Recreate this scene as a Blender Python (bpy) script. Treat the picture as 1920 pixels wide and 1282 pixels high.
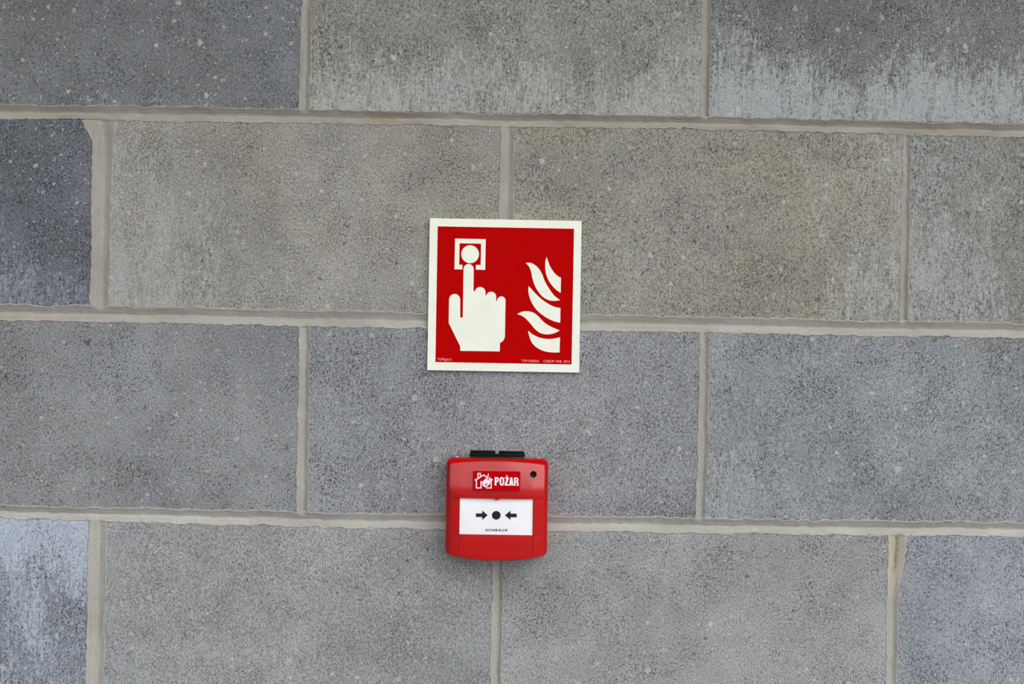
import bpy, bmesh, math, random
import numpy as np
from mathutils import Vector, Matrix, noise as mnoise

for o in list(bpy.data.objects):
    bpy.data.objects.remove(o)
scene = bpy.context.scene
COL = scene.collection
random.seed(7)

# ------------------------------------------------------------------ camera
FPX = 50.0 / 36.0 * 1920.0          # focal length in pixels of the 1920 x 1282 frame
DIST = FPX / 1880.0                 # 1880 px per metre on the wall (blocks 390 x 190 mm)
ZC = 1.58
ROLL = math.radians(0.92)
cam_d = bpy.data.cameras.new('camera')
cam = bpy.data.objects.new('camera', cam_d)
COL.objects.link(cam)
cam_d.lens = 50.0
cam_d.sensor_width = 36.0
cam_d.clip_start = 0.05
right = Vector((math.cos(ROLL), 0, math.sin(ROLL)))
up = Vector((-math.sin(ROLL), 0, math.cos(ROLL)))
back = Vector((0, -1, 0))
M = Matrix((right, up, back)).transposed().to_4x4()
M.translation = Vector((0, -DIST, ZC))
cam.matrix_world = M
cam_d.dof.use_dof = True
cam_d.dof.focus_distance = DIST - 0.004
cam_d.dof.aperture_fstop = 4.0
scene.camera = cam

# ------------------------------------------------------------------ light: overcast sky
SKY = 1.66
world = bpy.data.worlds.new('overcast_sky')
scene.world = world
world.use_nodes = True
bg = world.node_tree.nodes['Background']
bg.inputs['Color'].default_value = (0.97, 0.985, 1.0, 1)
bg.inputs['Strength'].default_value = SKY
sun_d = bpy.data.lights.new('veiled_sun', 'SUN')
sun = bpy.data.objects.new('veiled_sun', sun_d)
COL.objects.link(sun)
sun_d.energy = 1.6
sun_d.angle = math.radians(70)
sun_d.color = (1.0, 0.98, 0.95)
sun.rotation_euler = (Vector((-0.62, 0.80, -0.44))).to_track_quat('-Z', 'Y').to_euler()
sun.location = (3, -3, 4)

vs = scene.view_settings
vs.view_transform = 'Standard'
vs.look = 'None'
vs.exposure = 0.0
vs.gamma = 1.0
vs.use_curve_mapping = False

# ------------------------------------------------------------------ helpers
def unproj(px, py, d=0.0):
    """pixel of the 1920 x 1282 frame -> point on the plane that stands d metres proud of the wall"""
    px, py, d = float(px), float(py), float(d)
    x = (px - 960.0) / FPX
    y = -(py - 641.0) / FPX
    t = DIST - d
    return Vector((0, -DIST, ZC)) + t * (x * right + y * up + Vector((0, 1, 0)))

def lin(c):
    c = c / 255.0
    return c / 12.92 if c <= 0.04045 else ((c + 0.055) / 1.055) ** 2.4

def rgb(r, g, b):
    return (lin(r), lin(g), lin(b), 1.0)

def obj(name, verts, faces, mat=None, parent=None, smooth=False):
    me = bpy.data.meshes.new(name)
    off = parent.matrix_world.translation if parent else Vector((0, 0, 0))
    if parent and parent.parent:
        off = WORLD_ORIGIN[parent.name]
    elif parent:
        off = WORLD_ORIGIN.get(parent.name, Vector((0, 0, 0)))
    me.from_pydata([tuple(Vector(v) - off) for v in verts], [], faces)
    bm = bmesh.new()
    bm.from_mesh(me)
    bmesh.ops.recalc_face_normals(bm, faces=bm.faces)
    bm.to_mesh(me)
    bm.free()
    if smooth:
        me.shade_smooth()
    o = bpy.data.objects.new(name, me)
    COL.objects.link(o)
    if mat:
        me.materials.append(mat)
    if parent:
        o.parent = parent
    WORLD_ORIGIN[o.name] = off
    return o

WORLD_ORIGIN = {}

def empty(name, loc):
    o = bpy.data.objects.new(name, None)
    COL.objects.link(o)
    o.location = loc
    o.empty_display_size = 0.02
    WORLD_ORIGIN[o.name] = Vector(loc)
    return o

def tag(o, label=None, cat=None, kind=None):
    if label: o['label'] = label
    if cat: o['category'] = cat
    if kind: o['kind'] = kind
    return o

class NT:
    """short-hand for building node trees"""
    def __init__(self, name):
        self.m = bpy.data.materials.new(name)
        self.m.use_nodes = True
        self.t = self.m.node_tree
        self.bsdf = self.t.nodes['Principled BSDF']
    def n(self, typ, **kw):
        nd = self.t.nodes.new(typ)
        for k, v in kw.items():
            setattr(nd, k, v)
        return nd
    def put(self, sock, v):
        if isinstance(v, bpy.types.NodeSocket):
            self.t.links.new(v, sock)
        else:
            sock.default_value = v
    def math(self, op, a, b=0.0, c=0.0, clamp=False):
        nd = self.n('ShaderNodeMath', operation=op, use_clamp=clamp)
        self.put(nd.inputs[0], a); self.put(nd.inputs[1], b); self.put(nd.inputs[2], c)
        return nd.outputs[0]
    def step(self, v, lo, hi, a=0.0, b=1.0):
        nd = self.n('ShaderNodeMapRange', interpolation_type='SMOOTHSTEP')
        self.put(nd.inputs['Value'], v)
        self.put(nd.inputs['From Min'], lo); self.put(nd.inputs['From Max'], hi)
        self.put(nd.inputs['To Min'], a); self.put(nd.inputs['To Max'], b)
        return nd.outputs[0]
    def mix(self, f, a, b, blend='MIX'):
        nd = self.n('ShaderNodeMix', data_type='RGBA', blend_type=blend)
        self.put(nd.inputs[0], f); self.put(nd.inputs[6], a); self.put(nd.inputs[7], b)
        return nd.outputs[2]
    def scale(self, vec, s):
        nd = self.n('ShaderNodeVectorMath', operation='MULTIPLY')
        self.put(nd.inputs[0], vec); nd.inputs[1].default_value = s
        return nd.outputs[0]
    def shift(self, vec, s):
        nd = self.n('ShaderNodeVectorMath', operation='ADD')
        self.put(nd.inputs[0], vec); self.put(nd.inputs[1], s)
        return nd.outputs[0]
    def noise(self, vec, s, detail=2.0, rough=0.5, dist=0.0, col=False):
        nd = self.n('ShaderNodeTexNoise')
        self.put(nd.inputs['Vector'], vec)
        nd.inputs['Scale'].default_value = s
        nd.inputs['Detail'].default_value = detail
        nd.inputs['Roughness'].default_value = rough
        nd.inputs['Distortion'].default_value = dist
        return nd.outputs['Color' if col else 'Fac']
    def voronoi(self, vec, s, rnd=1.0):
        nd = self.n('ShaderNodeTexVoronoi', voronoi_dimensions='2D')
        self.put(nd.inputs['Vector'], vec)
        nd.inputs['Scale'].default_value = s
        nd.inputs['Randomness'].default_value = rnd
        return nd.outputs['Distance'], nd.outputs['Color']
    def pos(self):
        return self.n('ShaderNodeNewGeometry').outputs['Position']
    def bump(self, h, dist, strength=1.0):
        nd = self.n('ShaderNodeBump')
        nd.inputs['Distance'].default_value = dist
        nd.inputs['Strength'].default_value = strength
        self.put(nd.inputs['Height'], h)
        self.put(self.bsdf.inputs['Normal'], nd.outputs[0])

def plain(name, col, rough=0.5, spec=0.5, coat=0.0):
    k = NT(name)
    k.bsdf.inputs['Roughness'].default_value = rough
    k.bsdf.inputs['Specular IOR Level'].default_value = spec
    k.bsdf.inputs['Coat Weight'].default_value = coat
    k.bsdf.inputs['Coat Roughness'].default_value = 0.05
    p = k.pos()
    f = k.noise(p, 60, 3)
    k.put(k.bsdf.inputs['Base Color'], k.mix(k.step(f, 0.3, 0.7, 0.0, 1.0), col, tuple(c * 0.95 for c in col[:3]) + (1,)))
    return k.m

# ------------------------------------------------------------------ concrete block material
def block_mat(name, base, tan=0.0, blue=0.0, pit=1.0, film=0.0, fb=0.0, ft=0.0, fl=0.0, fr=0.0,
              filmcol=(176, 180, 182), seed=0.0, dark=(0.0, 0.0), rough_amt=1.0):
    """base: paste colour; film*: pale cement skin on the whole face / along the bottom, top, left, right edge"""
    k = NT(name)
    P0 = k.pos()
    P = k.shift(P0, (seed * 1.37, seed * 0.71, seed * 2.13))
    sep = k.n('ShaderNodeSeparateXYZ'); k.put(sep.inputs[0], P)
    comb = k.n('ShaderNodeCombineXYZ'); k.put(comb.inputs[0], sep.outputs[0]); k.put(comb.inputs[1], sep.outputs[2])
    P2 = comb.outputs[0]
    uv = k.n('ShaderNodeUVMap', uv_map='face')
    suv = k.n('ShaderNodeSeparateXYZ'); k.put(suv.inputs[0], uv.outputs[0])
    u, v = suv.outputs[0], suv.outputs[1]
    Pv = k.scale(P, (1.0, 1.0, 0.38))         # drag marks run vertically
    Pw = k.scale(P, (1.0, 1.0, 0.14))
    big = k.noise(P, 6.0, 3, 0.55)
    big2 = k.noise(k.shift(P, (5, 3, 9)), 9.0, 3, 0.55)
    mid = k.noise(P, 38.0, 4, 0.6)
    # paste
    c = k.mix(k.step(big, 0.3, 0.7), tuple(x * 0.84 for x in base[:3]) + (1,), tuple(x * 1.14 for x in base[:3]) + (1,))
    c = k.mix(k.math('MULTIPLY', k.step(big2, 0.38, 0.68), tan), c, rgb(150, 143, 126))
    c = k.mix(k.math('MULTIPLY', k.step(k.noise(k.shift(P, (1, 8, 2)), 7.0, 3), 0.40, 0.65), blue), c, rgb(122, 128, 138))
    c = k.mix(k.step(mid, 0.3, 0.72, 0.0, 0.35), c, tuple(x * 0.62 for x in base[:3]) + (1,))
    # dark weathered patches
    # pale skin
    a = k.math('ADD', film, k.math('MULTIPLY', k.step(k.math('ADD', v, k.math('MULTIPLY', k.math('SUBTRACT', big2, 0.5), 0.7)), 0.02, 0.62, 1.0, 0.0), fb))
    a = k.math('ADD', a, k.math('MULTIPLY', k.step(v, 0.5, 1.0), ft))
    a = k.math('ADD', a, k.math('MULTIPLY', k.step(k.math('ADD', u, k.math('MULTIPLY', k.math('SUBTRACT', big2, 0.5), 0.5)), 0.0, 0.45, 1.0, 0.0), fl))
    a = k.math('ADD', a, k.math('MULTIPLY', k.step(k.math('ADD', u, k.math('MULTIPLY', k.math('SUBTRACT', big2, 0.5), 0.5)), 0.60, 1.0), fr))
    streak = k.noise(Pw, 560.0, 3, 0.7)
    patch = k.noise(k.shift(Pv, (3, 3, 3)), 34.0, 6, 0.72)
    spot = k.noise(k.shift(P, (8, 3, 5)), 260.0, 3, 0.7)
    s = k.math('ADD', k.math('MULTIPLY', k.math('SUBTRACT', streak, 0.5), 1.5),
               k.math('MULTIPLY', k.math('SUBTRACT', patch, 0.5), 1.5))
    s = k.math('ADD', s, k.math('MULTIPLY', k.math('SUBTRACT', spot, 0.5), 1.3))
    fm = k.step(k.math('ADD', a, s), 0.18, 0.86)
    c = k.mix(k.math('MULTIPLY', fm, 0.78), c, rgb(*filmcol))
    # sand grain
    g1 = k.noise(k.scale(P, (1.0, 1.0, 0.62)), 820.0, 3, 0.8)
    g2 = k.noise(k.shift(k.scale(P, (1, 1, 0.8)), (2, 7, 4)), 600.0, 4, 0.85, 0.1)
    gv = k.step(g1, 0.30, 0.70, -0.46, 0.52)
    gv = k.math('MULTIPLY', gv, k.math('SUBTRACT', 1.0, k.math('MULTIPLY', fm, 0.45)))
    gm = k.math('ADD', 1.0, gv)
    hs = k.n('ShaderNodeVectorMath', operation='SCALE'); k.put(hs.inputs[0], c); k.put(hs.inputs['Scale'], gm)
    c = hs.outputs[0]
    spark = k.step(k.noise(k.shift(P, (3, 9, 7)), 700.0, 3, 0.7), 0.60, 0.70, 0.0, 0.55)
    c = k.mix(spark, c, tuple(min(0.62, x * 1.75) for x in base[:3]) + (1,))
    # coloured sand
    gc = k.noise(k.shift(P, (9, 1, 6)), 420.0, 1, 0.5, col=True)
    c = k.mix(0.11, c, gc, 'OVERLAY')
    # pits and open pores, coloured with dirt and painted cavity shade
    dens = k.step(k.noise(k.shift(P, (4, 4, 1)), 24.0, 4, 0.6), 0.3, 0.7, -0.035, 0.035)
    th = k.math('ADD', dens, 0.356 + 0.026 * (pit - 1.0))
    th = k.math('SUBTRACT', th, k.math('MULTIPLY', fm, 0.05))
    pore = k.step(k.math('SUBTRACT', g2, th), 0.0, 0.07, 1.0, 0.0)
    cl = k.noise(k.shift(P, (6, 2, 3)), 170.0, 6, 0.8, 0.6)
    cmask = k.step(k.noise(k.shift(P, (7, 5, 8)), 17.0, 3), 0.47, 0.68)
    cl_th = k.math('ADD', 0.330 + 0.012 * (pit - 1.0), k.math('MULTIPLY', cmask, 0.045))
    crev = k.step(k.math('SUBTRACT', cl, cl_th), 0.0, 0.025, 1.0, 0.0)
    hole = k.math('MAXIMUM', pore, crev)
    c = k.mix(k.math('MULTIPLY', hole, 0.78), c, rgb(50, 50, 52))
    # aggregate: small pale chips and a few larger pebbles flush with the face
    wob = k.noise(P, 210.0, 2, 0.5, col=True)
    wv = k.n('ShaderNodeVectorMath', operation='MULTIPLY_ADD')
    k.put(wv.inputs[0], wob); wv.inputs[1].default_value = (0.0042,) * 3; k.put(wv.inputs[2], P2)
    PB = wv.outputs[0]
    stone = None
    for sc, share, rad, off, opa in ((260.0, 0.88, 0.34, 0, 0.55), (120.0, 0.945, 0.30, 3.3, 0.62), (46.0, 0.962, 0.17, 7.7, 0.72)):
        dd, cc = k.voronoi(k.shift(PB, (off, off, 0)), sc)
        dd = k.math('ADD', dd, k.math('MULTIPLY', k.math('SUBTRACT', k.noise(P, sc * 2.2, 2, 0.6), 0.5), rad * 1.5))
        sc3 = k.n('ShaderNodeSeparateColor'); k.put(sc3.inputs[0], cc)
        pick = k.math('GREATER_THAN', sc3.outputs[0], share)
        r_ = k.math('MULTIPLY', k.math('ADD', 0.55, k.math('MULTIPLY', sc3.outputs[1], 0.45)), rad)
        ins = k.step(k.math('SUBTRACT', dd, r_), -0.07, 0.01, 1.0, 0.0)
        msk = k.math('MULTIPLY', pick, ins)
        ramp = k.n('ShaderNodeValToRGB')
        k.put(ramp.inputs[0], sc3.outputs[2])
        e = ramp.color_ramp.elements
        e[0].position = 0.0; e[0].color = rgb(196, 192, 186)
        e[1].position = 1.0; e[1].color = rgb(156, 161, 170)
        for p_, c_ in ((0.4, (186, 184, 180)), (0.60, (178, 170, 158)), (0.70, (180, 160, 150)), (0.8, (168, 171, 175))):
            ne = ramp.color_ramp.elements.new(p_); ne.color = rgb(*c_)
        c = k.mix(k.math('MULTIPLY', msk, opa), c, ramp.outputs[0])
        stone = msk if stone is None else k.math('MAXIMUM', stone, msk)
    k.put(k.bsdf.inputs['Base Color'], c)
    k.bsdf.inputs['Roughness'].default_value = 0.92
    k.bsdf.inputs['Specular IOR Level'].default_value = 0.2
    h = k.math('ADD', k.math('MULTIPLY', g1, 0.5), k.math('MULTIPLY', mid, 0.9))
    h = k.math('SUBTRACT', h, k.math('MULTIPLY', hole, 0.9))
    h = k.math('ADD', h, k.math('MULTIPLY', stone, 0.25))
    h = k.math('ADD', h, k.math('MULTIPLY', fm, 0.25))
    k.bump(h, 0.0007 * rough_amt, 0.9)
    return k.m

def mortar_mat(name, base, brown=0.0, horiz=True, seed=0.0, moss=0.0):
    k = NT(name)
    P = k.shift(k.pos(), (seed, seed * 0.3, seed * 1.7))
    Ps = k.scale(P, (0.05, 1, 1) if horiz else (1, 1, 0.05))
    st = k.noise(Ps, 420.0, 3, 0.6)
    g = k.noise(P, 1100.0, 2, 0.6)
    b = k.noise(P, 14.0, 4, 0.6)
    att = k.n('ShaderNodeAttribute', attribute_name='lime')
    c = k.mix(k.step(b, 0.3, 0.7), tuple(x * 0.88 for x in base[:3]) + (1,), tuple(x * 1.08 for x in base[:3]) + (1,))
    c = k.mix(k.math('MULTIPLY', k.step(k.noise(k.scale(P, (0.4, 1, 1) if horiz else (1, 1, 0.4)), 30.0, 4), 0.42, 0.7), brown), c, rgb(138, 124, 102))
    c = k.mix(k.step(st, 0.25, 0.75, 0.22, 0.0), c, rgb(112, 106, 96))
    c = k.mix(k.step(g, 0.25, 0.7, 0.42, 0.0), c, rgb(104, 100, 94))
    for nm, sc_ in (('yellow', rgb(190, 181, 156)), ('brown', rgb(112, 100, 80))):
        sa = k.n('ShaderNodeAttribute', attribute_name=nm)
        c = k.mix(k.math('MULTIPLY', sa.outputs['Fac'], k.step(k.noise(P, 380.0, 3), 0.25, 0.6, 0.45, 1.0)), c, sc_)
    lm = k.math('MULTIPLY', att.outputs['Fac'], k.step(k.noise(P, 140.0, 4), 0.46, 0.68))
    c = k.mix(k.math('MULTIPLY', lm, 0.6), c, rgb(206, 202, 194))
    k.put(k.bsdf.inputs['Base Color'], c)
    k.bsdf.inputs['Roughness'].default_value = 0.95
    k.bsdf.inputs['Specular IOR Level'].default_value = 0.15
    k.bump(k.math('ADD', k.math('MULTIPLY', g, 0.5), st), 0.0006, 0.9)
    return k.m

# ------------------------------------------------------------------ the block wall
X0, X1 = -2.2, 2.0
NCOURSE = 14                          # courses of 0.2 m from the floor to 2.8 m
def curve(pts):
    ps = [unproj(*p) for p in pts]
    xs = np.array([p.x for p in ps]); zs = np.array([p.z for p in ps])
    return lambda x: float(np.interp(x, xs, zs))
def vcurve(pts):
    ps = [unproj(*p) for p in pts]
    zs = np.array([p.z for p in ps]); xs = np.array([p.x for p in ps])
    o_ = np.argsort(zs)
    return lambda z: float(np.interp(z, zs[o_], xs[o_]))

beds = {}                              # index k: joint centre near z = 0.2 k
beds[9] = (curve([(0, 195), (300, 199), (640, 206), (960, 212), (1280, 217), (1600, 225), (1920, 231)]),
           curve([(0, 223), (300, 227), (640, 232), (960, 237), (1280, 242), (1600, 250), (1920, 257)]))
beds[8] = (curve([(0, 571), (320, 575), (640, 582), (960, 588), (1280, 593), (1600, 600), (1920, 605)]),
           curve([(0, 600), (320, 606), (640, 614), (960, 618), (1280, 622), (1600, 629), (1920, 634)]))
beds[7] = (curve([(0, 948), (320, 953), (640, 962), (960, 965), (1280, 970), (1600, 975), (1920, 980)]),
           curve([(0, 971), (320, 981), (640, 989), (960, 994), (1280, 999), (1600, 1003), (1920, 1006)]))
for k_ in range(1, NCOURSE):
    if k_ not in beds:
        beds[k_] = ((lambda x, z=0.2 * k_ + 0.0065: z), (lambda x, z=0.2 * k_ - 0.0065: z))
beds[0] = ((lambda x: 0.0), (lambda x: 0.0))
beds[NCOURSE] = ((lambda x: 0.2 * NCOURSE), (lambda x: 0.2 * NCOURSE))

# head joints in view, per course index (course k lies between bed k and bed k + 1)
heads = {
    9: [(vcurve([(567, 0), (560, 205)]), vcurve([(584, 0), (580, 205)])),
        (vcurve([(1316, 0), (1313, 215)]), vcurve([(1334, 0), (1330, 215)]))],
    8: [(vcurve([(152, 225), (156, 238), (166, 250), (173, 266), (172, 330), (169, 571)]), vcurve([(213, 225), (209, 400), (204, 575)])),
        (vcurve([(940, 238), (936, 410), (934, 588)]), vcurve([(964, 238), (963, 410), (958, 588)])),
        (vcurve([(1694, 250), (1690, 430), (1686, 605)]), vcurve([(1708, 250), (1706, 430), (1701, 605)]))],
    7: [(vcurve([(562, 614), (557, 800), (556, 962)]), vcurve([(581, 614), (578, 860), (577, 962)])),
        (vcurve([(1312, 622), (1308, 860), (1303, 970)]), vcurve([(1330, 622), (1327, 860), (1321, 970)]))],
    6: [(vcurve([(166, 978), (160, 1282)]), vcurve([(200, 978), (196, 1282)])),
        (vcurve([(925, 994), (919, 1282)]), vcurve([(945, 994), (939, 1282)])),
        (vcurve([(1666, 1003), (1664, 1100), (1661, 1282)]),
         vcurve([(1700, 1003), (1699, 1030), (1694, 1060), (1686, 1090), (1684, 1110), (1681, 1282)]))],
}
def fill(hs, k):
    """carry the bond on past the frame with joints every 0.4 m"""
    z = 0.2 * k + 0.1
    out = list(hs)
    xl = 0.5 * (hs[0][0](z) + hs[0][1](z)) - 0.4
    while xl > X0 + 0.05:
        out.insert(0, ((lambda q, x=xl - 0.0055: x), (lambda q, x=xl + 0.0055: x))); xl -= 0.4
    xr = 0.5 * (hs[-1][0](z) + hs[-1][1](z)) + 0.4
    while xr < X1 - 0.05:
        out.append(((lambda q, x=xr - 0.0055: x), (lambda q, x=xr + 0.0055: x))); xr += 0.4
    return out
for k_ in (9, 8, 7, 6):
    heads[k_] = fill(heads[k_], k_)
for k_ in range(NCOURSE):
    if k_ not in heads:
        base_x = -0.2 if (k_ % 2) else 0.0
        heads[k_] = fill([((lambda q, x=base_x - 0.0055: x), (lambda q, x=base_x + 0.0055: x))], k_)

DEPTH = 0.09
wall = obj('wall_back', [(X0, DEPTH, 0), (X1, DEPTH, 0), (X1, DEPTH + 0.1, 0), (X0, DEPTH + 0.1, 0),
                         (X0, DEPTH, 2.8), (X1, DEPTH, 2.8), (X1, DEPTH + 0.1, 2.8), (X0, DEPTH + 0.1, 2.8)],
           [(0, 1, 5, 4), (1, 2, 6, 5), (2, 3, 7, 6), (3, 0, 4, 7), (4, 5, 6, 7), (0, 3, 2, 1)],
           mortar_mat('grey_mortar_core', rgb(150, 147, 140)))
tag(wall, 'grey concrete block wall with pale tooled mortar joints', 'wall', 'structure')

def n1(x, s, seed):
    return mnoise.noise(Vector((x * s, seed * 3.17, seed * 1.31)))

BM = {}
def bm_(key, **kw):
    if key not in BM:
        BM[key] = block_mat('concrete_' + key, **kw)
    return BM[key]

# the fourteen blocks in view: (course, order from the left end of the frame) -> look
LOOK = {
    (9, 0): dict(base=rgb(116, 118, 120), pit=0.7, fb=0.10, seed=0.4, blue=0.2, filmcol=(146, 150, 154)),
    (9, 1): dict(base=rgb(134, 133, 128), pit=1.0, fb=0.64, fl=0.12, fr=0.16, film=-0.02, seed=1.1, filmcol=(168, 171, 168)),
    (9, 2): dict(base=rgb(118, 119, 117), pit=1.7, fb=0.60, film=0.14, fl=0.10, seed=2.3, filmcol=(170, 175, 177)),
    (8, 0): dict(base=rgb(105, 108, 113), pit=1.8, fb=0.42, blue=0.55, seed=3.2, filmcol=(146, 152, 164)),
    (8, 1): dict(base=rgb(146, 144, 137), pit=1.1, fb=0.26, fl=0.42, tan=0.45, seed=4.5, filmcol=(164, 167, 167)),
    (8, 2): dict(base=rgb(144, 142, 134), pit=1.1, fb=0.14, fr=0.42, tan=0.6, seed=5.1, filmcol=(168, 170, 166)),
    (8, 3): dict(base=rgb(135, 136, 131), pit=1.3, fl=0.42, fb=0.14, tan=0.25, seed=6.6, filmcol=(162, 166, 166)),
    (7, 0): dict(base=rgb(138, 140, 142), pit=0.9, fb=0.16, blue=0.12, seed=7.7, filmcol=(158, 162, 168)),
    (7, 1): dict(base=rgb(140, 142, 145), pit=1.3, fb=0.14, fl=0.16, blue=0.12, seed=8.3, filmcol=(156, 160, 168)),
    (7, 2): dict(base=rgb(138, 141, 144), pit=1.1, fl=0.30, fb=0.20, blue=0.09, seed=9.9, filmcol=(160, 165, 170)),
    (6, 0): dict(base=rgb(135, 142, 151), pit=1.9, ft=0.55, film=0.36, blue=0.30, seed=10.2, filmcol=(178, 188, 203)),
    (6, 1): dict(base=rgb(151, 153, 154), pit=0.9, fl=0.18, fb=0.12, blue=0.12, tan=0.12, seed=11.5, filmcol=(164, 168, 174)),
    (6, 2): dict(base=rgb(153, 155, 155), pit=0.9, film=0.10, tan=0.12, blue=0.06, seed=12.7, filmcol=(164, 168, 170)),
    (6, 3): dict(base=rgb(149, 152, 159), pit=1.0, film=0.10, blue=0.24, seed=13.1, filmcol=(160, 166, 176)),
}

def make_block(k, i, inview_idx):
    hs = heads[k]
    zb, zt = beds[k][0], beds[k + 1][1]          # top edge of the bed below, bottom edge of the bed above
    fl_ = hs[i - 1][1] if i > 0 else (lambda z: X0)
    fr_ = hs[i][0] if i < len(hs) else (lambda z: X1)
    LAP = 0.0012
    fine = inview_idx is not None
    st = 0.004 if fine else 0.05
    zm = 0.2 * k + 0.1
    xa, xb = fl_(zm) - LAP, fr_(zm) + LAP
    za, zd = zb((xa + xb) / 2), zt((xa + xb) / 2)
    nx = max(2, int((xb - xa) / st)); nz = max(2, int((zd - za) / st))
    loop = []
    sd = k * 31 + i
    def j(t, amp=0.0005):
        return amp * n1(t, 160, sd) if fine else 0.0
    for q in range(nx):
        xl_, xr_ = fl_(za) - LAP, fr_(za) + LAP
        x = xl_ + (xr_ - xl_) * q / nx
        loop.append((x, max(0.0, zb(x) - LAP) + j(x)))
    for q in range(nz):
        z = za + (zd - za) * q / nz
        loop.append((fr_(z) + LAP + j(z + 5), z))
    for q in range(nx):
        xl_, xr_ = fl_(zd) - LAP, fr_(zd) + LAP
        x = xr_ - (xr_ - xl_) * q / nx
        loop.append((x, min(2.8, zt(x) + LAP) + j(x + 9)))
    for q in range(nz):
        z = zd - (zd - za) * q / nz
        loop.append((fl_(z) - LAP + j(z + 3), z))
    n = len(loop)
    cx, cz = (xa + xb) / 2, (za + zd) / 2
    bev = 0.0011
    hx, hz = (xb - xa) / 2, (zd - za) / 2
    inner = [(cx + (x - cx) * (1 - bev / hx), cz + (z - cz) * (1 - bev / hz)) for x, z in loop]
    verts = [(x, 0.0, z) for x, z in inner] + [(x, bev, z) for x, z in loop] + [(x, DEPTH, z) for x, z in loop]
    faces = [tuple(range(n))]
    for a in range(n):
        b = (a + 1) % n
        faces.append((a, b, n + b, n + a))
        faces.append((n + a, n + b, 2 * n + b, 2 * n + a))
    if fine:
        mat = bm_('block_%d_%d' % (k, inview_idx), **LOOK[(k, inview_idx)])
    else:
        keys = sorted(LOOK)
        kk = keys[(k * 5 + i * 3) % len(keys)]
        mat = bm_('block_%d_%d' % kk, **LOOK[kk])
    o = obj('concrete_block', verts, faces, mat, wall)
    uvl = o.data.uv_layers.new(name='face')
    for l in o.data.loops:
        c = o.data.vertices[l.vertex_index].co
        uvl.data[l.index].uv = ((c.x - xa) / (xb - xa), (c.z - za) / (zd - za))
    return o

for k in range(NCOURSE):
    cnt = 0
    for i in range(len(heads[k]) + 1):
        hs = heads[k]
        zm = 0.2 * k + 0.1
        xa = hs[i - 1][1](zm) if i > 0 else X0
        xb = hs[i][0](zm) if i < len(hs) else X1
        idx = None
        if k in (6, 7, 8, 9) and xb > -0.505 and xa < 0.505:
            idx = cnt; cnt += 1
            if (k, idx) not in LOOK:
                idx = None
        make_block(k, i, idx)

# mortar: V-tooled strips whose ragged edges lap onto the block faces
def groove(t, w, mid=0.52, deep=0.0042):
    """relief across a joint (t = 0..1); negative = recessed"""
    e = min(t, 1 - t) * w
    if t < mid:
        s = t / mid
    else:
        s = (1 - t) / (1 - mid)
    lip = 0.00035
    d = -deep * min(1.0, max(0.0, (s * 1.10 - 0.10))) ** 0.9
    return lip + d if e > 1e-6 else lip

def head_relief(k, x, z):
    for fa, fb in heads[k]:
        a, b = fa(z), fb(z)
        if a <= x <= b:
            return groove((x - a) / (b - a), b - a, 0.60, 0.0030)
    return None

TS = [0, 0.05, 0.12, 0.22, 0.33, 0.43, 0.50, 0.54, 0.62, 0.72, 0.82, 0.90, 0.95, 1.0]
def strip(name, pts_a, pts_b, relief, mat, seed, rag=0.0015, stain=None):
    """pts_a/pts_b: the two edges as lists of (x, z); relief(t, x, z, w)"""
    n = len(pts_a)
    verts, lime = [], []
    m = len(TS) + 2
    for q in range(n):
        (ax, az), (bx, bz) = pts_a[q], pts_b[q]
        w = math.hypot(bx - ax, bz - az)
        ux, uz = (bx - ax) / w, (bz - az) / w
        s = ax + az
        def rg(sd):
            v = n1(s, 130, sd) * 0.9 + n1(s, 420, sd + 2) * 0.6 + n1(s, 28, sd + 5) * 0.8
            return rag * v
        ra, rb = rg(seed), rg(seed + 40)
        A = (ax - ux * (ra + 0.0002), az - uz * (ra + 0.0002)); B = (bx + ux * (rb + 0.0002), bz + uz * (rb + 0.0002))
        verts.append((A[0], 0.02, A[1])); lime.append(0)
        for t in TS:
            x = A[0] + (B[0] - A[0]) * t; z = A[1] + (B[1] - A[1]) * t
            h = relief(t, x, z, w) + 0.00012 * n1(s + t * 3, 240, seed + 9)
            verts.append((x, -h, z))
            lime.append(1.0 if (t < 0.04 or t > 0.96) else (0.45 if (t < 0.08 or t > 0.92) else (0.25 if 0.53 < t < 0.58 else 0.0)))
        verts.append((B[0], 0.02, B[1])); lime.append(0)
    faces = []
    for q in range(n - 1):
        for c in range(m - 1):
            a = q * m + c
            faces.append((a, a + 1, a + m + 1, a + m))
    o = obj(name, verts, faces, mat, wall, smooth=True)
    at = o.data.attributes.new('lime', 'FLOAT', 'POINT')
    at.data.foreach_set('value', lime)
    if stain:
        for nm, val in zip(('yellow', 'brown'), stain(n)):
            o.data.attributes.new(nm, 'FLOAT', 'POINT').data.foreach_set('value', val)
    # make sure the face looks out of the wall
    if sum(p.normal.y * p.area for p in o.data.polygons) > 0:
        o.data.flip_normals()
    return o

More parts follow.
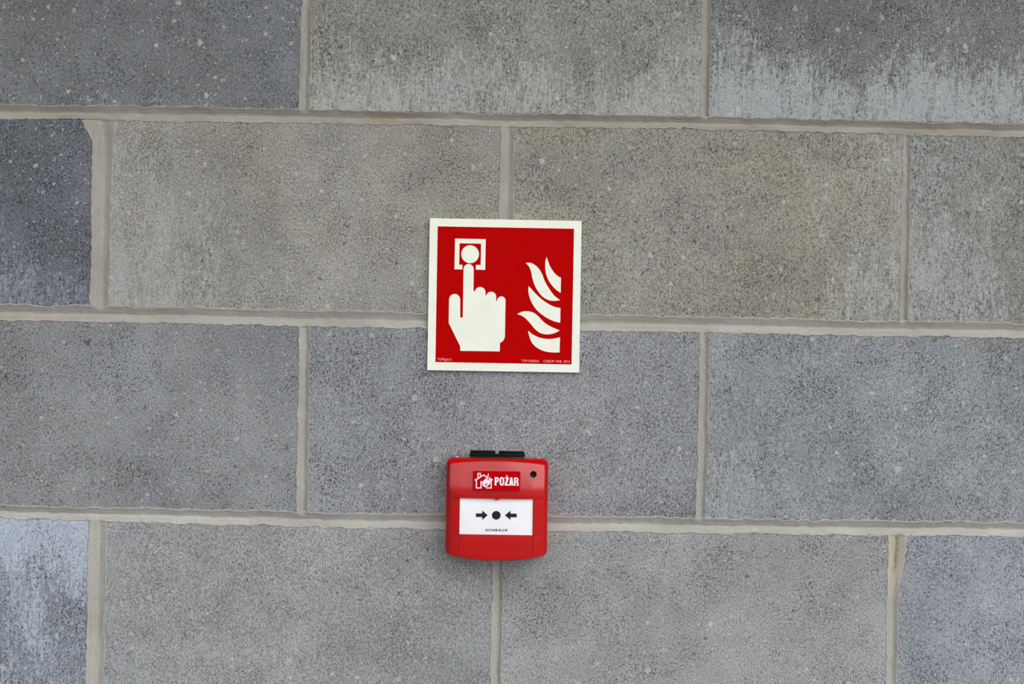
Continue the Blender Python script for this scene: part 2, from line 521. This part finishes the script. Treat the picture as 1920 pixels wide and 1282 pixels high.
def xs_for(fine):
    if not fine:
        return list(np.linspace(X0, X1, 60))
    return list(np.linspace(X0, -0.56, 25)) + list(np.arange(-0.556, 0.556, 0.0022)) + list(np.linspace(0.56, X1, 25))
MB = {9: mortar_mat('bed_mortar_stained', rgb(168, 164, 155), 0.55, True, 1.0),
      8: mortar_mat('bed_mortar', rgb(180, 177, 170), 0.18, True, 2.0),
      7: mortar_mat('bed_mortar_clean', rgb(188, 186, 180), 0.08, True, 3.0)}
MH = {9: mortar_mat('head_mortar_stained', rgb(168, 164, 155), 0.4, False, 4.0),
      8: mortar_mat('head_mortar', rgb(172, 169, 162), 0.18, False, 5.0),
      7: mortar_mat('head_mortar_warm', rgb(175, 172, 165), 0.12, False, 6.0),
      6: mortar_mat('head_mortar_clean', rgb(182, 179, 173), 0.12, False, 7.0)}
for k in range(1, NCOURSE):
    fine = k in (7, 8, 9)
    ft, fb = beds[k]
    xs = xs_for(fine)
    def relief(t, x, z, w, k=k, ft=ft, fb=fb):
        g = groove(t, w)
        # the head joints' grooves run a little way into the bed joint
        for kk, dist in ((k, t), (k - 1, 1 - t)):
            hr = head_relief(kk, x, z)
            if hr is not None and dist < 0.40:
                f = 1 - dist / 0.40
                g = min(g, hr * f + g * (1 - f))
        return g
    strip('bed_joint', [(x, ft(x)) for x in xs], [(x, fb(x)) for x in xs], relief, MB.get(k, MB[8]), k * 7.0)
for k in range(NCOURSE):
    for i, (fa, fb) in enumerate(heads[k]):
        zm = 0.2 * k + 0.1
        xm = fa(zm)
        fine = k in (6, 7, 8, 9) and abs(xm) < 0.53
        z_lo, z_hi = beds[k][0](xm) - 0.0006, beds[k + 1][1](xm) + 0.0006
        zs = np.linspace(z_lo, z_hi, 90 if fine else 6)
        stain = None
        if k == 6 and 0.36 < xm < 0.40:       # old wetter mortar at the top of one joint
            def stain(n):
                ye, br = [], []
                for q in range(n):
                    f = q / (n - 1)
                    y_ = min(1.0, max(0.0, (f - 0.62) / 0.18)); b_ = min(1.0, max(0.0, (f - 0.76) / 0.08))
                    for t in [0] + TS + [1]:
                        ye.append(0.5 * y_)
                        br.append(b_ * max(0.0, 1 - abs(t - 0.52) / 0.22))
                return ye, br
        strip('head_joint', [(fa(z), z) for z in zs], [(fb(z), z) for z in zs],
              (lambda t, x, z, w: groove(t, w, 0.62, 0.0030)), MH.get(k, MH[8]), k * 5.0 + i * 3.0, 0.0012, stain)

# ------------------------------------------------------------------ ground in front of the wall
kf = NT('dark_asphalt')
pf = kf.pos()
kf.put(kf.bsdf.inputs['Base Color'], kf.mix(kf.step(kf.noise(pf, 3, 6), 0.3, 0.7), rgb(50, 50, 52), rgb(66, 65, 64)))
kf.bsdf.inputs['Roughness'].default_value = 0.9
kf.bump(kf.noise(pf, 300, 3), 0.001, 0.5)
floor = obj('floor', [(-60, -120, -0.1), (60, -120, -0.1), (60, 0.19, -0.1), (-60, 0.19, -0.1),
                      (-60, -120, 0), (60, -120, 0), (60, 0.19, 0), (-60, 0.19, 0)],
            [(0, 1, 5, 4), (1, 2, 6, 5), (2, 3, 7, 6), (3, 0, 4, 7), (4, 5, 6, 7), (0, 3, 2, 1)], kf.m)
tag(floor, 'dark asphalt ground in front of the block wall', 'floor', 'structure')

OV = -0.75  # unseen canopy slab, its overhang sized to dim the upper courses
shade_slab = obj('shade_canopy', [(-4, OV, 2.8), (4, OV, 2.8), (4, 0.19, 2.8), (-4, 0.19, 2.8),
                       (-4, OV, 2.95), (4, OV, 2.95), (4, 0.19, 2.95), (-4, 0.19, 2.95)],
           [(0, 1, 5, 4), (1, 2, 6, 5), (2, 3, 7, 6), (3, 0, 4, 7), (4, 5, 6, 7), (0, 3, 2, 1)], MH[8])
tag(shade_slab, 'unseen grey canopy slab placed to shade the block wall', 'shade_canopy', 'structure')

LW = NT('rendered_concrete')  # for an unseen side wall, added to block the sky on the left
LW.put(LW.bsdf.inputs['Base Color'], LW.mix(LW.step(LW.noise(LW.pos(), 4, 6), 0.3, 0.7), rgb(92, 92, 92), rgb(112, 111, 108)))
LW.bsdf.inputs['Roughness'].default_value = 0.95
LW.bump(LW.noise(LW.pos(), 220, 4), 0.001, 0.6)
wl = obj('shade_wall_left', [(X0 - 0.2, -3.0, 0), (X0, -3.0, 0), (X0, 0.19, 0), (X0 - 0.2, 0.19, 0),
                       (X0 - 0.2, -3.0, 2.8), (X0, -3.0, 2.8), (X0, 0.19, 2.8), (X0 - 0.2, 0.19, 2.8)],
         [(0, 1, 5, 4), (1, 2, 6, 5), (2, 3, 7, 6), (3, 0, 4, 7), (4, 5, 6, 7), (0, 3, 2, 1)], LW.m)
tag(wl, 'unseen grey wall added at right angles to block light from the left', 'wall', 'structure')

# ------------------------------------------------------------------ fire alarm sign
def prism(name, pts, d0, d1, mat, parent, surf=None):
    """flat outline given as pixels -> thin solid between depths d0 (back) and d1 (front)"""
    f = [unproj(x, y, d1) for x, y in pts] if surf is None else [surf(x, y, d1) for x, y in pts]
    b = [Vector((p.x, p.y + (d1 - d0), p.z)) for p in f]
    n = len(pts)
    faces = [tuple(range(n)), tuple(range(2 * n - 1, n - 1, -1))]
    for a in range(n):
        c = (a + 1) % n
        faces.append((a, c, n + c, n + a))
    return obj(name, f + b, faces, mat, parent)

def multi(name, polys, d0, d1, mat, parent, surf=None):
    V, F = [], []
    for pts in polys:
        f = [unproj(x, y, d1) for x, y in pts] if surf is None else [surf(x, y, d1) for x, y in pts]
        b = [Vector((p.x, p.y + (d1 - d0), p.z)) for p in f]
        n = len(pts); o0 = len(V)
        V += f + b
        F += [tuple(o0 + q for q in range(n)), tuple(o0 + q for q in range(2 * n - 1, n - 1, -1))]
        for a in range(n):
            c = (a + 1) % n
            F.append((o0 + a, o0 + c, o0 + n + c, o0 + n + a))
    return obj(name, V, F, mat, parent)

def stroke(pts, w, closed=False):
    """polyline -> list of one outline polygon (mitred); closed -> list of quads"""
    n = len(pts)
    L, R = [], []
    for i in range(n):
        p = Vector(pts[i])
        a = Vector(pts[i - 1]) if (i > 0 or closed) else None
        b = Vector(pts[(i + 1) % n]) if (i < n - 1 or closed) else None
        d1 = (p - a).normalized() if a is not None else None
        d2 = (b - p).normalized() if b is not None else None
        if d1 is None: d1 = d2
        if d2 is None: d2 = d1
        t = (d1 + d2).normalized()
        nn = Vector((-t.y, t.x))
        m = w / 2 / max(0.45, nn.dot(Vector((-d1.y, d1.x))))
        L.append(tuple(p + nn * m)); R.append(tuple(p - nn * m))
    quads = []
    for i in range(n if closed else n - 1):
        k2 = (i + 1) % n
        quads.append([L[i], L[k2], R[k2], R[i]])
    return quads

def arc(cx, cy, rx, ry, a0, a1, n):
    return [(cx + rx * math.cos(math.radians(a0 + (a1 - a0) * i / n)), cy + ry * math.sin(math.radians(a0 + (a1 - a0) * i / n))) for i in range(n + 1)]

def smooth_path(pts, n=6):
    """Catmull-Rom through an open run of points"""
    P = [Vector(p) for p in pts]
    P = [2 * P[0] - P[1]] + P + [2 * P[-1] - P[-2]]
    out = []
    for i in range(1, len(P) - 2):
        for s in range(n):
            t = s / n
            a, b, c, d = P[i - 1], P[i], P[i + 1], P[i + 2]
            out.append(tuple(0.5 * ((2 * b) + (c - a) * t + (2 * a - 5 * b + 4 * c - d) * t * t + (3 * b - a - 3 * c + d) * t ** 3)))
    out.append(tuple(P[-2]))
    return out

def Z(ox, oy, s):
    return lambda pts: [(ox + x / s, oy + y / s) for x, y in pts]

m_lum = plain('photoluminescent_cream', rgb(238, 241, 226), 0.45, 0.3)
m_red = plain('sign_red_print', rgb(181, 0, 1), 0.6, 0.03)
m_pale = plain('sign_small_print', rgb(244, 170, 172), 0.5, 0.3)
SD = 0.0042
sg = empty('fire_alarm_sign', unproj(946, 697, 0.0))
tag(sg, 'square red and cream fire alarm sign showing a pressing hand and flames', 'sign')
z1 = Z(790, 400, 4.1355)
plate = prism('sign_plate', z1([(66, 37), (1243, 58), (1224, 1234), (46, 1215)]), 0.0006, SD, m_lum, sg)
redf = prism('red_field', z1([(127, 100), (1184, 119), (1165, 1171), (109, 1152)]), SD - 0.0001, SD + 0.00006, m_red, sg)
e1, e2 = SD, SD + 0.00014
z5 = Z(830, 430, 5.343)
frame = [(124, 91), (432, 97), (426, 405), (332, 403), (333, 355), (381, 356), (385, 143), (170, 139), (165, 353), (198, 354), (197, 401), (118, 400)]
prism('button_frame', z5(frame), e1, e2, m_lum, sg)
prism('button_dot', z5(arc(275, 248, 89, 90, 0, 354, 59)), e1, e2, m_lum, sg)
hand = ([(176, 1216), (176, 1172), (60, 936), (64, 695)] + arc(120, 703, 56, 57, 188, 360, 14) + [(176, 882), (201, 883), (209, 395)]
        + arc(260, 397, 51, 51, 182, 358, 16) + [(309, 619), (323, 619)] + arc(376, 627, 53, 51, 195, 362, 14) + [(428, 660), (437, 660)]
        + arc(486, 672, 50, 49, 200, 362, 14) + [(535, 716), (544, 716)] + arc(588, 712, 42, 42, 195, 362, 14)
        + [(624, 1055)] + arc(560, 1060, 64, 78, 5, 75, 8) + [(574, 1140), (572, 1222)])
prism('hand_symbol', z5(hand), e1, e2, m_lum, sg)
z6 = Z(960, 470, 6.41)
S = smooth_path
flames = [
    S([(416, 72), (455, 180), (505, 260), (550, 303), (589, 324)]) + [(585, 507)] + S([(585, 507), (510, 450), (445, 365), (408, 270), (398, 180), (403, 120), (416, 72)])[1:-1],
    S([(163, 144), (230, 147), (300, 190), (355, 265), (395, 365), (450, 460), (510, 540), (579, 593)]) + S([(579, 593), (510, 602), (440, 592), (360, 545), (290, 450), (250, 350), (228, 245), (200, 185), (163, 144)])[1:-1],
    S([(201, 424), (270, 500), (360, 585), (450, 645), (520, 675), (583, 687)]) + [(579, 865)] + S([(579, 865), (500, 845), (400, 795), (300, 715), (235, 620), (203, 530), (196, 470), (201, 424)])[1:-1],
    S([(62, 760), (120, 733), (190, 726), (260, 745), (320, 790), (370, 845), (430, 890), (500, 926), (575, 957)]) + S([(575, 957), (510, 990), (430, 1005), (350, 992), (280, 945), (225, 880), (160, 810), (110, 778), (62, 760)])[1:-1],
    S([(192, 960), (250, 1005), (330, 1043), (420, 1059), (500, 1055), (577, 1039)]) + [(572, 1221)] + S([(572, 1221), (480, 1221), (390, 1207), (300, 1165), (240, 1105), (208, 1030), (192, 960)])[1:-1],
]
for fpts in flames:
    prism('flame_symbol', z6(fpts), e1, e2, m_lum, sg)

def text(name, body, quad, d0, d1, mat, parent, offset=0.0, surf=None, spacing=1.0):
    """lettering fitted into a pixel parallelogram quad = (bottom-left, bottom-right, top-left)"""
    cu = bpy.data.curves.new(name, 'FONT')
    cu.body = body; cu.size = 1.0; cu.offset = offset; cu.space_character = spacing
    cu.resolution_u = 3
    tmp = bpy.data.objects.new('lettering_tmp', cu)
    COL.objects.link(tmp)
    bpy.context.view_layer.update()
    me = bpy.data.meshes.new_from_object(tmp.evaluated_get(bpy.context.evaluated_depsgraph_get()))
    bpy.data.objects.remove(tmp)
    co = np.array([v.co[:] for v in me.vertices])
    lo, hi = co.min(0), co.max(0)
    bl, br, tl = (np.array(q, float) for q in quad)
    V = []
    for c in co:
        a = (c[0] - lo[0]) / (hi[0] - lo[0]); b = (c[1] - lo[1]) / (hi[1] - lo[1])
        p = bl + (br - bl) * a + (tl - bl) * b
        V.append(unproj(p[0], p[1], d1) if surf is None else surf(p[0], p[1], d1))
    F = [tuple(p.vertices) for p in me.polygons]
    o = obj(name, V, F, mat, parent)
    if sum(p.normal.y * p.area for p in o.data.polygons) > 0:
        o.data.flip_normals()
    bpy.data.meshes.remove(me)
    return o
text('lettering', 'TOPlight S', [(819.8, 676.9), (846.2, 677.4), (819.9, 671.0)], e1, e2, m_pale, sg, 0.0)
text('lettering', 'TOP DESIGN', [(978.2, 678.3), (1010.3, 679.2), (978.3, 673.9)], e1, e2, m_pale, sg, 0.0)
text('lettering', 'CNBOP 1948  2014', [(1018.8, 679.2), (1068.3, 680.1), (1018.9, 674.6)], e1, e2, m_pale, sg, 0.0)

# ------------------------------------------------------------------ manual call point
m_box = plain('red_housing_plastic', rgb(190, 0, 3), 0.35, 0.12)
m_panel = plain('red_panel_plastic', rgb(190, 0, 3), 0.4, 0.08)
m_white = plain('white_call_plate', rgb(248, 250, 254), 0.5, 0.3)
m_black = plain('black_rubber', rgb(7, 7, 9), 0.5, 0.15)
m_print = plain('black_print', rgb(8, 7, 12), 0.6, 0.2)
m_sticker = plain('red_sticker', rgb(178, 0, 8), 0.7, 0.03)
m_wprint = plain('white_print', rgb(238, 226, 238), 0.6, 0.2)
m_glint = plain('painted_glint', rgb(225, 222, 215), 0.3, 0.5)
# clear polycarbonate: sees through, mirrors the sky by Fresnel
kc = NT('clear_cover_plastic')
tr = kc.n('ShaderNodeBsdfTransparent'); tr.inputs[0].default_value = (1, 1, 1, 1)
gl = kc.n('ShaderNodeBsdfGlossy'); gl.inputs['Roughness'].default_value = 0.12
geo = kc.n('ShaderNodeNewGeometry')
dp = kc.n('ShaderNodeVectorMath', operation='DOT_PRODUCT')
kc.put(dp.inputs[0], geo.outputs['Incoming']); kc.put(dp.inputs[1], geo.outputs['Normal'])
graze = kc.math('POWER', kc.math('SUBTRACT', 1.0, kc.math('ABSOLUTE', dp.outputs['Value'])), 5.0)
refl = kc.math('ADD', 0.06, kc.math('MULTIPLY', graze, 0.85), clamp=True)   # thin sheet, same from both sides
mx = kc.n('ShaderNodeMixShader')
kc.put(mx.inputs[0], refl); kc.put(mx.inputs[1], tr.outputs[0]); kc.put(mx.inputs[2], gl.outputs[0])
kc.put(kc.t.nodes['Material Output'].inputs['Surface'], mx.outputs[0])
m_clear = kc.m

CPX, CPY = 931.5, 951.0
C0 = unproj(CPX, CPY, 0.035)
C0 = Vector((C0.x, 0.0, C0.z))
cp = empty('fire_call_point', (C0.x, 0.0, C0.z - 0.047))
tag(cp, 'red wall-mounted fire alarm call point with a white push plate', 'alarm')

GU = sorted(set([round(q, 5) for q in list(np.linspace(-1, 1, 29))] + [-0.80, 0.80]))
GV = list(np.linspace(-1, 1, 25))
def sheet_point(u, v, hw, ht, hb, r, bt, bb):
    """rounded, barrel-topped outline filled as a grid"""
    x, zz = u * hw, (v * ht if v > 0 else v * hb)
    hh = ht if v > 0 else hb
    if r > 0 and abs(x) > hw - r and abs(zz) > hh - r:
        dx, dz = abs(x) - (hw - r), abs(zz) - (hh - r)
        mxx = max(dx, dz); l = math.hypot(dx, dz)
        f = mxx / l if l > 1e-9 else 1
        x = math.copysign(hw - r + dx * f, x); zz = math.copysign(hh - r + dz * f, zz)
    k = (1 - (x / hw) ** 2)
    zz += (bt * k * v if v > 0 else bb * k * v)
    return x, zz
def perim():
    out = [(u, -1.0) for u in GU[:-1]] + [(1.0, v) for v in GV[:-1]] + [(u, 1.0) for u in GU[:0:-1]] + [(-1.0, v) for v in GV[:0:-1]]
    return out
PER = perim()
def loft(name, loops, front, mat, parent, surf=None, back_cap=True, smooth=False):
    """loops: [(shape, depth)] from the wall outwards; front: (shape, depth function or number) closed with a grid"""
    V, F = [], []
    n = len(PER)
    for shp, d in loops:
        for u, v in PER:
            x, zz = sheet_point(u, v, *shp)
            V.append((C0.x + x, -d, C0.z + zz))
    for li in range(len(loops) - 1):
        for a in range(n):
            b = (a + 1) % n
            F.append((li * n + a, li * n + b, (li + 1) * n + b, (li + 1) * n + a))
    if back_cap:
        F.append(tuple(range(n)))
    if front:
        shp, dep = front
        g0 = len(V)
        nu, nv = len(GU), len(GV)
        for v in GV:
            for u in GU:
                x, zz = sheet_point(u, v, *shp)
                d = dep(x, zz) if callable(dep) else dep
                V.append((C0.x + x, -d, C0.z + zz))
        for b in range(nv - 1):
            for a in range(nu - 1):
                q = g0 + b * nu + a
                F.append((q, q + 1, q + nu + 1, q + nu))
        gi = {(u, v): g0 + GV.index(v) * nu + GU.index(u) for v in GV for u in GU}
        last = (len(loops) - 1) * n
        ring = [gi[(u, v)] for u, v in [(max(-1, min(1, u)), max(-1, min(1, v))) for u, v in
                [(GU[min(range(nu), key=lambda q: abs(GU[q] - u))], GV[min(range(nv), key=lambda q: abs(GV[q] - v))]) for u, v in PER]]]
        for a in range(n):
            b = (a + 1) % n
            F.append((last + a, last + b, ring[b], ring[a]))
    o = obj(name, V, F, mat, parent, smooth=False)
    if smooth:
        o.data.shade_smooth()
        o.data.set_sharp_from_angle(angle=math.radians(22))
    return o

def face_d(x, z, base=0.0500):
    d = base - 0.9 * x * x
    if z > 0.012:
        d -= 2.8 * (z - 0.012) ** 2
    if abs(x) > 0.0360:
        d -= (abs(x) - 0.0360) * 0.20
    return d
def on_face(px, py, lift):
    d = 0.05
    for _ in range(4):
        p = unproj(px, py, d)
        d = face_d(p.x - C0.x, p.z - C0.z) + lift
    return unproj(px, py, d)

# housing: rounded box whose edge chamfers in to the front panels
outer = (0.0495, 0.0466, 0.0466, 0.005, 0.0, 0.0)
frontshape = (0.0450, 0.0418, 0.0452, 0.0008, 0.0030, 0.0045)
mid_s = (0.0493, 0.0465, 0.0469, 0.005, 0.0006, 0.0012)
loft('back_box', [(outer, 0.0006), (outer, 0.030), (mid_s, 0.033)], ((0.0452, 0.0392, 0.0456, 0.001, 0.0028, 0.0042), 0.0400), m_box, cp, smooth=True)

def panel(name, xa, xb, zlo, zhi, d_lo, dfun, mat, parent, nx=14, nz=8):
    """front panel with the face following dfun; zlo / zhi may depend on x"""
    V, F = [], []
    xs = list(np.linspace(xa, xb, nx + 1))
    for layer in (0, 1):
        for b in range(nz + 1):
            for x in xs:
                a0 = zlo(x) if callable(zlo) else zlo
                a1 = zhi(x) if callable(zhi) else zhi
                z = a0 + (a1 - a0) * b / nz
                edge = b in (0, nz) or x in (xs[0], xs[-1])
                d = d_lo if layer == 0 else dfun(x, z) - (0.0004 if edge else 0)
                V.append((C0.x + x, -d, C0.z + z))
    w = nx + 1
    n = w * (nz + 1)
    for b in range(nz):
        for a in range(nx):
            q = b * w + a
            F.append((n + q, n + q + 1, n + q + w + 1, n + q + w))
            F.append((q, q + w, q + w + 1, q + 1))
    ring = [a for a in range(nx)] + [b * w + nx for b in range(nz)] + [nz * w + a for a in range(nx, 0, -1)] + [b * w for b in range(nz, 0, -1)]
    for i in range(len(ring)):
        a, b = ring[i], ring[(i + 1) % len(ring)]
        F.append((a, b, n + b, n + a))
    return obj(name, V, F, mat, parent, smooth=False)
top_arc = lambda x: 0.0418 + 0.0030 * (1 - (x / 0.045) ** 2)
bot_arc = lambda x: -0.0452 - 0.0045 * (1 - (x / 0.045) ** 2)
pd = lambda x, z: face_d(x, z) - 0.0022
lowd = lambda x, z: face_d(x, z) - 0.0032
upper = panel('upper_panel', -0.0447, 0.0447, 0.0098, top_arc, 0.0392, pd, m_panel, cp, 30, 10)
XL, XR, ZB = -0.0360, 0.0352, -0.0256
panel('side_panel', -0.0447, XL, ZB + 0.0002, 0.0093, 0.0392, lowd, m_panel, cp, 4, 4)
panel('side_panel', XR, 0.0447, ZB + 0.0002, 0.0093, 0.0392, lowd, m_panel, cp, 4, 4)
lower = panel('lower_panel', XL + 0.0001, XR - 0.0001, bot_arc, ZB, 0.0392, lowd, m_panel, cp, 20, 5)
panel('lower_corner', -0.0447, XL - 0.0002, bot_arc, ZB - 0.0002, 0.0392, lowd, m_panel, cp, 5, 5)
panel('lower_corner', XR + 0.0002, 0.0447, bot_arc, ZB - 0.0002, 0.0392, lowd, m_panel, cp, 5, 5)
pl = panel('call_plate', XL + 0.0003, XR - 0.0003, ZB + 0.0003, 0.0098, 0.0392, lambda x, z: 0.0446, m_white, cp, 6, 4)
PD = 0.0446
prism('latch_tab', [(926.5, 932), (936.5, 932.3), (935.5, 937), (928, 937)], PD - 0.0005, PD + 0.0022, m_panel, cp)

# print on the push plate
z4 = Z(835, 925, 9.6)
pp = PD + 0.00012
prism('arrow_print', z4([(549, 357), (664, 358), (664, 306), (763, 390), (664, 476), (663, 422), (549, 422)]), PD, pp, m_print, pl)
prism('dot_print', z4(arc(917, 392, 79, 78, 0, 352, 44)), PD, pp, m_print, pl)
prism('arrow_print', z4([(1285, 362), (1173, 361), (1173, 308), (1072, 391), (1171, 478), (1172, 428), (1285, 430)]), PD, pp, m_print, pl)
text('maker_lettering', 'SCHRACK', [(909.3, 995.6), (951.8, 996.0), (911.3, 991.2)], PD, pp, m_print, pl, 0.028, None, 1.2)

# clear hinged cover over the whole front
cov_o = (0.0501, 0.0474, 0.0472, 0.0055, 0.0, 0.0)
cov_m = (0.0499, 0.0472, 0.0475, 0.0055, 0.0004, 0.001)
cov_f = (0.0458, 0.0428, 0.0456, 0.0012, 0.0030, 0.0045)
cov_s = (0.0460, 0.0430, 0.0457, 0.0012, 0.0030, 0.0045)
cover = loft('clear_cover', [(cov_s, 0.0412)], (cov_f, face_d), m_clear, cp, back_cap=False, smooth=True)

# its clear top flange, bent back over the housing to the hinge
V, F = [], []
fx = list(np.linspace(-0.0495, 0.0495, 23))
for x in fx:
    e = max(0.0, abs(x) - 0.0455)
    V += [(C0.x + x, -0.0345, C0.z + 0.0468 - e * 0.7), (C0.x + x, -0.0335, C0.z + 0.0478 - e * 0.7), (C0.x + x, -0.006, C0.z + 0.0482 - e * 0.7)]
for q in range(len(fx) - 1):
    F += [(3 * q, 3 * q + 3, 3 * q + 4, 3 * q + 1), (3 * q + 1, 3 * q + 4, 3 * q + 5, 3 * q + 2)]
obj('cover_flange', V, F, m_clear, cover)

# sticker with the burning house and the word
st_pts = []
a_, b_, c_, d_ = (886.8, 882.6), (975.6, 883.6), (975.0, 920.6), (886.2, 919.6)
V, F = [], []
for r in range(9):
    for q in range(9):
        tu, tv = q / 8, r / 8
        px = (a_[0] * (1 - tu) + b_[0] * tu) * (1 - tv) + (d_[0] * (1 - tu) + c_[0] * tu) * tv
        py = (a_[1] * (1 - tu) + b_[1] * tu) * (1 - tv) + (d_[1] * (1 - tu) + c_[1] * tu) * tv
        V.append(on_face(px, py, 0.00025))
for r in range(8):
    for q in range(8):
        F.append((r * 9 + q, r * 9 + q + 1, r * 9 + q + 10, r * 9 + q + 9))
sticker = obj('sticker', V, F, m_sticker, cp)
tag(sticker, 'red sticker with a burning house and white lettering')
zs_ = Z(885, 880, 20.21)
sf = lambda x, y, d: on_face(x, y, d)
def decal(name, polys, mat, lift=0.00045):
    return multi(name, [zs_(p) for p in polys], lift - 0.0001, lift, mat, sticker, sf)
house = (stroke([(225, 300), (225, 148), (315, 148), (315, 240)], 40) + stroke([(103, 412), (440, 208), (548, 270)], 46)
         + stroke([(715, 352), (785, 405)], 46) + stroke([(630, 318), (700, 320)], 36)
         + stroke([(165, 395), (165, 698), (342, 698), (342, 465), (388, 465)], 42) + stroke([(728, 390), (728, 698), (530, 698)], 42))
decal('house_print', house, m_wprint)
fl = smooth_path([(618, 125), (634, 200), (618, 280), (588, 360), (588, 415)], 4) + smooth_path([(588, 415), (640, 365), (692, 300), (698, 420), (685, 510), (640, 580), (560, 650), (480, 662), (415, 610), (388, 530), (410, 450), (470, 390), (535, 320), (590, 235), (618, 125)], 4)[1:-1]
decal('flame_print', [fl], m_wprint, 0.0005)
decal('flame_core_print', [[(492, 560), (512, 545), (535, 550), (575, 495), (578, 545), (550, 590), (515, 615), (498, 595)]], m_sticker, 0.0006)
P_ = stroke([(892, 292), (892, 605)], 66) + stroke([(900, 318), (950, 318)] + arc(948, 385, 44, 66, -80, 80, 8) + [(950, 456), (900, 456)], 56)
O_ = stroke(arc(1131, 385, 57, 72, 180, 360, 10) + arc(1131, 510, 57, 72, 0, 180, 10), 60, True)
Zl = stroke([(1250, 322), (1394, 322)], 56) + [[(1318, 335), (1394, 335), (1312, 570), (1236, 570)]] + stroke([(1236, 582), (1390, 582)], 56) + [arc(1317, 246, 31, 31, 0, 345, 16)]
A_ = [[(1452, 300), (1524, 300), (1470, 612), (1404, 612)], [(1456, 300), (1526, 300), (1572, 612), (1504, 612)]] + stroke([(1440, 525), (1540, 525)], 46)
R_ = stroke([(1622, 305), (1622, 616)], 62) + stroke([(1630, 330), (1690, 330)] + arc(1690, 392, 44, 62, -80, 80, 8) + [(1690, 458), (1630, 458)], 54) + [[(1670, 455), (1735, 450), (1762, 500), (1764, 618), (1700, 618), (1698, 510)]]
for nm in (P_, O_, Zl, A_, R_):
    decal('letter_print', nm, m_wprint)

# key hole plug on the cover
def disc(name, px, py, r, l0, l1, mat, parent):
    c = on_face(px, py, 0.0)
    V = []
    for d, rr in ((l0, r), (l1 - 0.0004, r), (l1, r * 0.86), (l1 - 0.0006, r * 0.5)):
        for i in range(28):
            a = 2 * math.pi * i / 28
            V.append((c.x + rr * math.cos(a), c.y - d, c.z + rr * math.sin(a)))
    F = [(l * 28 + i, l * 28 + (i + 1) % 28, (l + 1) * 28 + (i + 1) % 28, (l + 1) * 28 + i) for l in range(3) for i in range(28)]
    F += [tuple(range(28)), tuple(range(84, 112))]
    return obj(name, V, F, mat, parent)
disc('black_plug', 1000.2, 889.0, 0.0031, -0.003, 0.0008, m_black, cp)

# black rubber hinge on top: two rolled barrels on a base strip
def bar(name, pxa, pya, pxb, pyb, d, r, mat, parent, dscale=1.0):
    a, b = unproj(pxa, pya, d), unproj(pxb, pyb, d)
    ax = (b - a).normalized()
    V = []
    n = 14
    s1 = Vector((0, 1, 0)); s2 = ax.cross(s1)
    L = (b - a).length
    prof = [(0, 0.55), (0.0007, 0.9), (0.0016, 1.0), (L - 0.0016, 1.0), (L - 0.0007, 0.9), (L, 0.55)]
    for t, k in prof:
        c = a + ax * t
        for i in range(n):
            an = 2 * math.pi * i / n
            V.append(c + (s1 * math.cos(an) * dscale + s2 * math.sin(an)) * r * k)
    F = [(l * n + i, l * n + (i + 1) % n, (l + 1) * n + (i + 1) % n, (l + 1) * n + i) for l in range(len(prof) - 1) for i in range(n)]
    F += [tuple(range(n)), tuple(range((len(prof) - 1) * n, len(prof) * n))]
    return obj(name, V, F, mat, parent, smooth=True)
bar('hinge_barrel', 881.8, 847.2, 928.8, 847.9, 0.014, 0.0018, m_black, cp, 2.2)
bar('hinge_barrel', 935.0, 848.2, 983.2, 849.2, 0.014, 0.0018, m_black, cp, 2.2)
bar('hinge_strip', 880.3, 852.6, 984.2, 854.0, 0.022, 0.0015, m_black, cp, 4.0)
for px, py in ((857.0, 856.2), (1010.0, 857.6)):  # pale bars standing in for light glints on the clear flange
    bar('cover_glint', px - 2.6, py, px + 2.6, py + 0.05, 0.027, 0.0007, m_glint, cp, 2.0)
